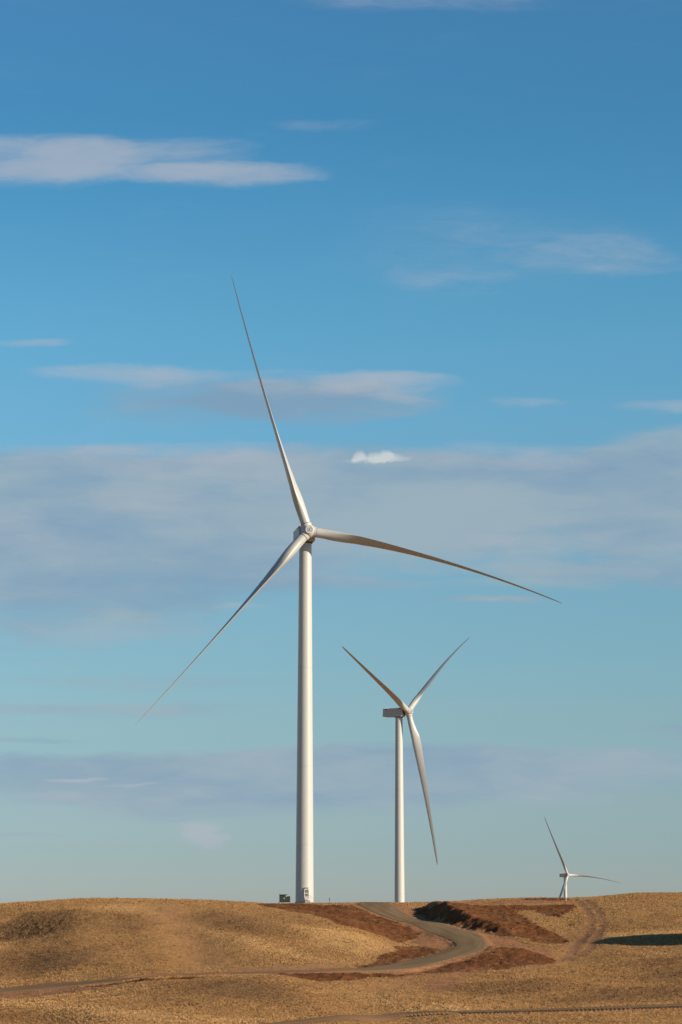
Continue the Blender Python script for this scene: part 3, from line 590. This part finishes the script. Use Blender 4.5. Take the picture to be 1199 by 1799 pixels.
def turbine(base, yaw, az, span, pitch, prebend, sag, door_angle, label, shared={}):
    root = empty('wind_turbine', base, yaw)
    tag(root, label, 'wind turbine', 'white wind turbines on the hills')
    if 'tower' not in shared:
        def mk(key, bm, m, ang=None): 
            me = bpy.data.meshes.new(key); bmesh.ops.recalc_face_normals(bm, faces=bm.faces)
            if ang:
                for f in bm.faces: f.smooth = True
                for e in bm.edges:
                    if len(e.link_faces) == 2 and e.calc_face_angle(0) > math.radians(ang): e.smooth = False
            bm.to_mesh(me); bm.free(); me.materials.append(m); shared[key] = me
        mk('tower', tower_mesh(), M_WHITE, 35)
        bm = bmesh.new(); lathe(bm, [(2.5, -1.2), (2.5, .10), (2.34, .12), (2.34, .22), (2.23, .24), (2.23, .30)], 64); mk('foundation_ring', bm, M_CONC, 30)
        # entrance: oval door plate, louvres, hood, platform, rail
        R0 = 2.19
        bm = bmesh.new(); n = 28; ring = []
        def ov(k, sx, sz):
            c, s = math.cos(2*math.pi*k/n), math.sin(2*math.pi*k/n)
            return (sx*math.copysign(abs(c)**.55, c), sz*math.copysign(abs(s)**.55, s))
        A = [bm.verts.new((ov(k, .60, 1.45)[0], -R0+.22, 2.2+ov(k, .60, 1.45)[1])) for k in range(n)]
        B = [bm.verts.new((ov(k, .60, 1.45)[0], -R0-.16, 2.2+ov(k, .60, 1.45)[1])) for k in range(n)]
        C = [bm.verts.new((ov(k, .50, 1.33)[0], -R0-.16, 2.2+ov(k, .50, 1.33)[1])) for k in range(n)]
        D = [bm.verts.new((ov(k, .50, 1.33)[0], -R0-.09, 2.2+ov(k, .50, 1.33)[1])) for k in range(n)]
        for P, Q in ((A, B), (B, C), (C, D)):
            for k in range(n): bm.faces.new((P[k], P[(k+1) % n], Q[(k+1) % n], Q[k]))
        bm.faces.new(D)
        box(bm, (0, -R0-.26, 3.72), (1.15, .6, .06), Matrix.Rotation(-.12, 3, 'X'), .02)     # rain hood
        mk('door', bm, M_WHITE, 30)
        bm = bmesh.new()
        for zc in (2.86, 1.98):
            box(bm, (0, -R0-.10, zc), (.74, .03, .68))
            for k in range(7): box(bm, (0, -R0-.13, zc-.28+k*.093), (.70, .05, .035), Matrix.Rotation(.5, 3, 'X'))
        mk('louvre', bm, M_LOUVRE)
        bm = bmesh.new()
        box(bm, (.05, -R0-.62, .72), (1.3, 1.1, .06))
        for k in range(3): box(bm, (.95+.27*k, -R0-.62, .55-.19*k), (.27, 1.0, .05))
        for X_ in (-.55, .65): 
            for Y_ in (-.15, -1.1): cyl(bm, (X_, -R0+Y_, -.2), (X_, -R0+Y_, .72), .04, n=8)
        box(bm, (.05, -R0-.62, .36), (1.1, .9, .5), None, .03)
        mk('entry_steps', bm, M_GREY)
        bm = bmesh.new()
        for X_, zz in ((-.58, .72), (.68, .72), (1.62, 0)): cyl(bm, (X_, -R0-1.14, zz), (X_, -R0-1.14, zz+1.1), .035, n=8)
        cyl(bm, (-.58, -R0-1.14, 1.82), (.68, -R0-1.14, 1.82), .03, n=8); cyl(bm, (-.58, -R0-1.14, 1.27), (.68, -R0-1.14, 1.27), .025, n=8)
        cyl(bm, (.68, -R0-1.14, 1.82), (1.62, -R0-1.14, 1.1), .03, n=8); cyl(bm, (.68, -R0-1.14, 1.27), (1.62, -R0-1.14, .55), .025, n=8)
        mk('handrail', bm, M_GREY)
        fz = HUB_H - OVERHANG*math.tan(TILT)
        mk('nacelle', nacelle_mesh(fz), M_NAC, 14)
        bm = bmesh.new(); lathe(bm, [(1.75, fz-2.1), (1.75, fz-1.78)], 48); mk('yaw_ring', bm, M_DARK, 30)
        bm = bmesh.new()
        box(bm, (0, 5.2, fz+1.38), (4.22, .85, .34), None, .01); mk('rear_vent', bm, M_DARK)
        bm = bmesh.new(); box(bm, (0, -1.5, fz+1.5), (4.22, 1.1, .34), None, .01); mk('front_vent', bm, M_DARK)
        bm = bmesh.new()
        for X_ in (-1.2, 1.2):
            cyl(bm, (X_, 5.6, fz+1.65), (X_, 5.6, fz+2.75), .045, n=8); box(bm, (X_, 5.6, fz+2.75), (.35, .12, .1)); 
            bmesh.ops.create_uvsphere(bm, u_segments=10, v_segments=8, radius=.13, matrix=Matrix.Translation((X_, 5.6, fz+2.92)))
        cyl(bm, (-1.2, 5.6, fz+2.1), (1.2, 5.6, fz+2.1), .03, n=6)
        mk('wind_sensor', bm, M_NAC)
        bm = bmesh.new(); cyl(bm, (1.0, 4.4, fz+1.7), (1.0, 4.4, fz+2.1), .16, .14, 14); bmesh.ops.create_uvsphere(bm, u_segments=12, v_segments=8, radius=.14, matrix=Matrix.Translation((1.0, 4.4, fz+2.1))); mk('warning_light', bm, M_RED, 40)
        bm = bmesh.new()
        a = Vector((0, -math.cos(TILT), math.sin(TILT))); H = Vector((0, -OVERHANG, HUB_H))
        cyl(bm, H - a*2.6, H - a*1.05, 1.35, 1.5, 40); mk('main_bearing', bm, M_DARK, 30)
        # nose disc with ring and monogram, on the rotor axis
        bm = bmesh.new(); Mz = Matrix.Translation(H) @ rotate_to(a)
        lathe(bm, [(.98, 1.55), (.98, 1.80), (.93, 1.84), (.80, 1.84), (.78, 1.80), (.70, 1.80)], 48, Mz); mk('nose_cap', bm, M_WHITE, 30)
        bm = bmesh.new()
        def stroke(pts, w=.055):
            pr = None
            for k, (px, py) in enumerate(pts):
                q0 = pts[max(k-1, 0)]; q1 = pts[min(k+1, len(pts)-1)]; dx, dy = q1[0]-q0[0], q1[1]-q0[1]; L = math.hypot(dx, dy) or 1
                nx, ny = -dy/L*w, dx/L*w
                cur = [bm.verts.new(Mz @ Vector(p)) for p in ((px+nx, py+ny, 1.83), (px-nx, py-ny, 1.83), (px-nx, py-ny, 1.80), (px+nx, py+ny, 1.80))]
                if pr:
                    for i in range(4): bm.faces.new((pr[i], pr[(i+1) % 4], cur[(i+1) % 4], cur[i]))
                else: bm.faces.new(cur)
                pr = cur
            bm.faces.new(pr[::-1])
        stroke([(.62*math.cos(k*math.pi/24), .62*math.sin(k*math.pi/24)) for k in range(49)], .03)
        stroke([(-.12+.26*math.cos(.7+k*.28), .06+.28*math.sin(.7+k*.28)) for k in range(19)])
        stroke([(-.14, -.02), (.02, -.02), (.03, -.16), (-.08, -.34), (-.26, -.30)])
        stroke([(.22+.2*math.cos(.9+k*.3), .16+.17*math.sin(.9+k*.3)) for k in range(13)])
        stroke([(.24+.22*math.cos(2.0+k*.3), -.13+.2*math.sin(2.0+k*.3)) for k in range(13)])
        mk('emblem', bm, M_EMB)
    S = shared
    def part(key, parent, loc=None, rz=None):
        o = bpy.data.objects.new(key, S[key]); COL.objects.link(o); o.parent = parent
        if rz is not None: o.rotation_euler = (0, 0, rz)
        return o
    tw = part('tower', root); part('foundation_ring', root)
    dr = part('door', root, rz=door_angle); part('louvre', dr); part('entry_steps', root, rz=door_angle); part('handrail', root, rz=door_angle)
    nc = part('nacelle', root); part('yaw_ring', root)
    for k in ('rear_vent', 'front_vent', 'wind_sensor', 'warning_light'): part(k, nc)
    a = Vector((0, -math.cos(TILT), math.sin(TILT))); H = Vector((0, -OVERHANG, HUB_H))
    # hub shell: rounded body merging into three blade stubs
    bm = bmesh.new()
    lathe(bm, [(1.25, -1.15), (1.55, -1.0), (1.72, -.5), (1.75, .1), (1.66, .7), (1.42, 1.2), (1.15, 1.48), (1.0, 1.62)], 48, Matrix.Translation(H) @ rotate_to(a))
    ths = [az[k] + k*2*math.pi/3 for k in range(3)]
    up = Vector((0, math.sin(TILT), math.cos(TILT))); r = Vector((1, 0, 0))
    for th in ths:
        d = (up*math.cos(th) + r*math.sin(th))*math.cos(math.radians(4)) + a*math.sin(math.radians(4))
        cyl(bm, H + d*.4, H + d*1.93, 1.42, 1.31, 40)
    hub = from_bm('hub', bm, root, M_NAC, 35)
    part('main_bearing', root); nose = part('nose_cap', hub); part('emblem', hub)
    for th, ln in zip(ths, span):
        V, F, (rad, t, ax) = blade_mesh(th, pitch, prebend, sag, TILT, ln)
        V = V + np.array(H)
        me = from_arrays('blade', V, F); b = link('blade', me, root, [M_BLADE])
        d = Vector(rad)*math.cos(math.radians(4)) + Vector(ax)*math.sin(math.radians(4))
        bm = bmesh.new(); cyl(bm, H + d*1.90, H + d*2.02, 1.24, 1.24, 40); from_bm('root_seal', bm, b, M_DARK, 30)
    return root
deg = math.radians
def hub_base(hx, hy, hz, yaw):
    return (hx - OVERHANG*math.sin(yaw), hy + OVERHANG*math.cos(yaw), hz - HUB_H)
y1, y2, y3 = deg(9.5), deg(60), deg(33)
B1 = hub_base(-8.05, 600, 91.53, y1); B2 = hub_base(28.6, 1048, 82.5, y2); B3 = hub_base(227.3, 2500, 33.06, y3)
turbine(B1, y1, [deg(-18.8), deg(-20.9), deg(-19.7)], (66.6, 64.7, 65.3), deg(-91), 3.4, 4.2, deg(3), 'tallest white wind turbine beside a green cabinet at the top of the gravel road')
turbine(B2, y2, [deg(-70.2)]*3, (65.8, 64.2, 65.4), deg(-85), 3.4, 4.2, deg(-50), 'mid sized white wind turbine seen from the side behind the crest of the gravel road')
turbine(B3, y3, [deg(-28.4)]*3, (64.8, 64.8, 64.8), deg(-90), 3.0, 3.5, deg(-30), 'smallest distant white wind turbine with its tower mostly hidden behind the right hill')

# ---------------------------------------------------------------- small things on the hill
def zat(x, y): return float(height(np.array([x]), np.array([y]))[0])
def cabinet():
    x, y = SPOT['cabinet']; root = empty('transformer_cabinet', (x, y, zat(x, y)), deg(9))
    tag(root, 'dark green transformer cabinet standing left of the tallest turbine tower', 'transformer')
    bm = bmesh.new(); box(bm, (0, 0, .04), (2.1, 2.0, .34)); from_bm('plinth', bm, root, M_CONC)
    bm = bmesh.new(); box(bm, (0, 0, 1.08), (1.72, 1.5, 1.74), None, .03); from_bm('body', bm, root, M_GREEN)
    bm = bmesh.new()
    v = [bm.verts.new(p) for p in ((-.95, -.95, 1.95), (.90, -.95, 1.95), (.90, .8, 1.95), (-.95, .8, 1.95), (-.95, -.95, 2.02), (.90, -.95, 2.02), (.90, .8, 2.14), (-.95, .8, 2.14))]
    for f in ((0, 1, 2, 3), (4, 5, 6, 7), (0, 1, 5, 4), (1, 2, 6, 5), (2, 3, 7, 6), (3, 0, 4, 7)): bm.faces.new([v[k] for k in f])
    from_bm('roof', bm, root, M_GREEN)
    for s in (-1, 1):
        bm = bmesh.new(); box(bm, (s*.42, -.77, 1.0), (.78, .05, 1.5), None, .012); d = from_bm('door', bm, root, M_GREEN)
        bm = bmesh.new(); box(bm, (s*.1, -.83, 1.05), (.05, .06, .26), None, .01); from_bm('handle', bm, d, M_GREY)
    bm = bmesh.new(); box(bm, (.12, -.80, 1.20), (.17, .012, .22)); from_bm('sticker', bm, root, M_STICK)
    bm = bmesh.new(); box(bm, (.66, -.80, 1.76), (.34, .012, .18)); from_bm('sticker', bm, root, M_STICK)
    bm = bmesh.new()
    for k in range(9): box(bm, (1.33, -.62+k*.16, .98), (.52, .06, 1.45), None, .01)
    for zz in (.42, 1.5): cyl(bm, (.84, 0, zz), (1.3, 0, zz), .06, n=10); box(bm, (1.33, 0, zz), (.1, 1.3, .1))
    from_bm('radiator', bm, root, M_DARK)
cabinet()
def post():
    x, y = SPOT['post']; root = empty('marker_post', (x, y, zat(x, y)))
    tag(root, 'thin dark marker post with a small plate right of the tallest tower', 'marker post')
    bm = bmesh.new(); box(bm, (0, 0, .55), (.10, .08, 1.5), Matrix.Rotation(.06, 3, 'Y'), .01); from_bm('stake', bm, root, M_WOOD)
    bm = bmesh.new(); box(bm, (.03, -.06, 1.02), (.24, .03, .20), Matrix.Rotation(.06, 3, 'Y'), .01); from_bm('plate', bm, root, M_WOOD)
post()
for key, lab, s in (('red1', 'small red marker left of the gravel road where it tops the hill', 1.15), ('red2', 'small red marker right of the gravel road beside the shaded dirt bank', 1.0)):
    x, y = SPOT[key]; root = empty('road_marker', (x, y, zat(x, y)))
    tag(root, lab, 'marker', 'red markers beside the gravel road'); root.scale = (s, s, s)
    bm = bmesh.new(); lathe(bm, [(.20, 0), (.20, .05), (.15, .06), (.13, .34), (.15, .35), (.15, .42), (.10, .46)], 18); from_bm('drum', bm, root, M_RED, 30)
    bm = bmesh.new(); lathe(bm, [(.143, .18), (.143, .24)], 18); from_bm('band', bm, root, M_DARK)
def stake():
    x, y = SPOT['white']; root = empty('survey_stake', (x, y, zat(x, y)))
    tag(root, 'thin white stake on the brown ridge below the smallest turbine', 'stake')
    bm = bmesh.new(); box(bm, (0, 0, .2), (.11, .09, 1.0), None, .01); from_bm('stake_shaft', bm, root, M_STICK)
    bm = bmesh.new(); box(bm, (0, 0, .72), (.125, .105, .1), None, .01); from_bm('stake_cap', bm, root, M_RED)
stake()
def shrub(key, s, lab):
    x, y = SPOT[key]; bm = bmesh.new(); rng = random.Random(key)
    for k in range(170):
        a = rng.random()*2*math.pi; e = rng.random()**.6*math.pi/2; rr = s*(.35 + .65*rng.random())
        p = Vector((math.cos(a)*math.sin(e)*rr*1.25, math.sin(a)*math.sin(e)*rr*1.25, math.cos(e)*rr*.8))
        q = Matrix.Rotation(rng.random()*6.3, 3, Vector((rng.random()-.5, rng.random()-.5, rng.random()-.5)).normalized())
        vs = [bm.verts.new(p + q @ Vector(c)*s*.22) for c in ((-.5, 0, 0), (0, -.2, 0), (.7, 0, 0), (0, .25, 0))]; bm.faces.new(vs)
        if k % 6 == 0: cyl(bm, (0, 0, -.1), p, .012*s+.006, .005, 5)
    o = from_bm('shrub', bm, None, M_SHRUB); o.location = (x, y, zat(x, y)); tag(o, lab, 'shrub', 'dark shrubs on the right hill')
M_SHRUB = paint('dark_sage_leaf', (.055, .040, .025), .85, .35, 5)
shrub('shr1', .62, 'largest dark shrub in the grass left of the wheel ruts')
shrub('shr2', .42, 'small dark shrub beside the right wheel rut')
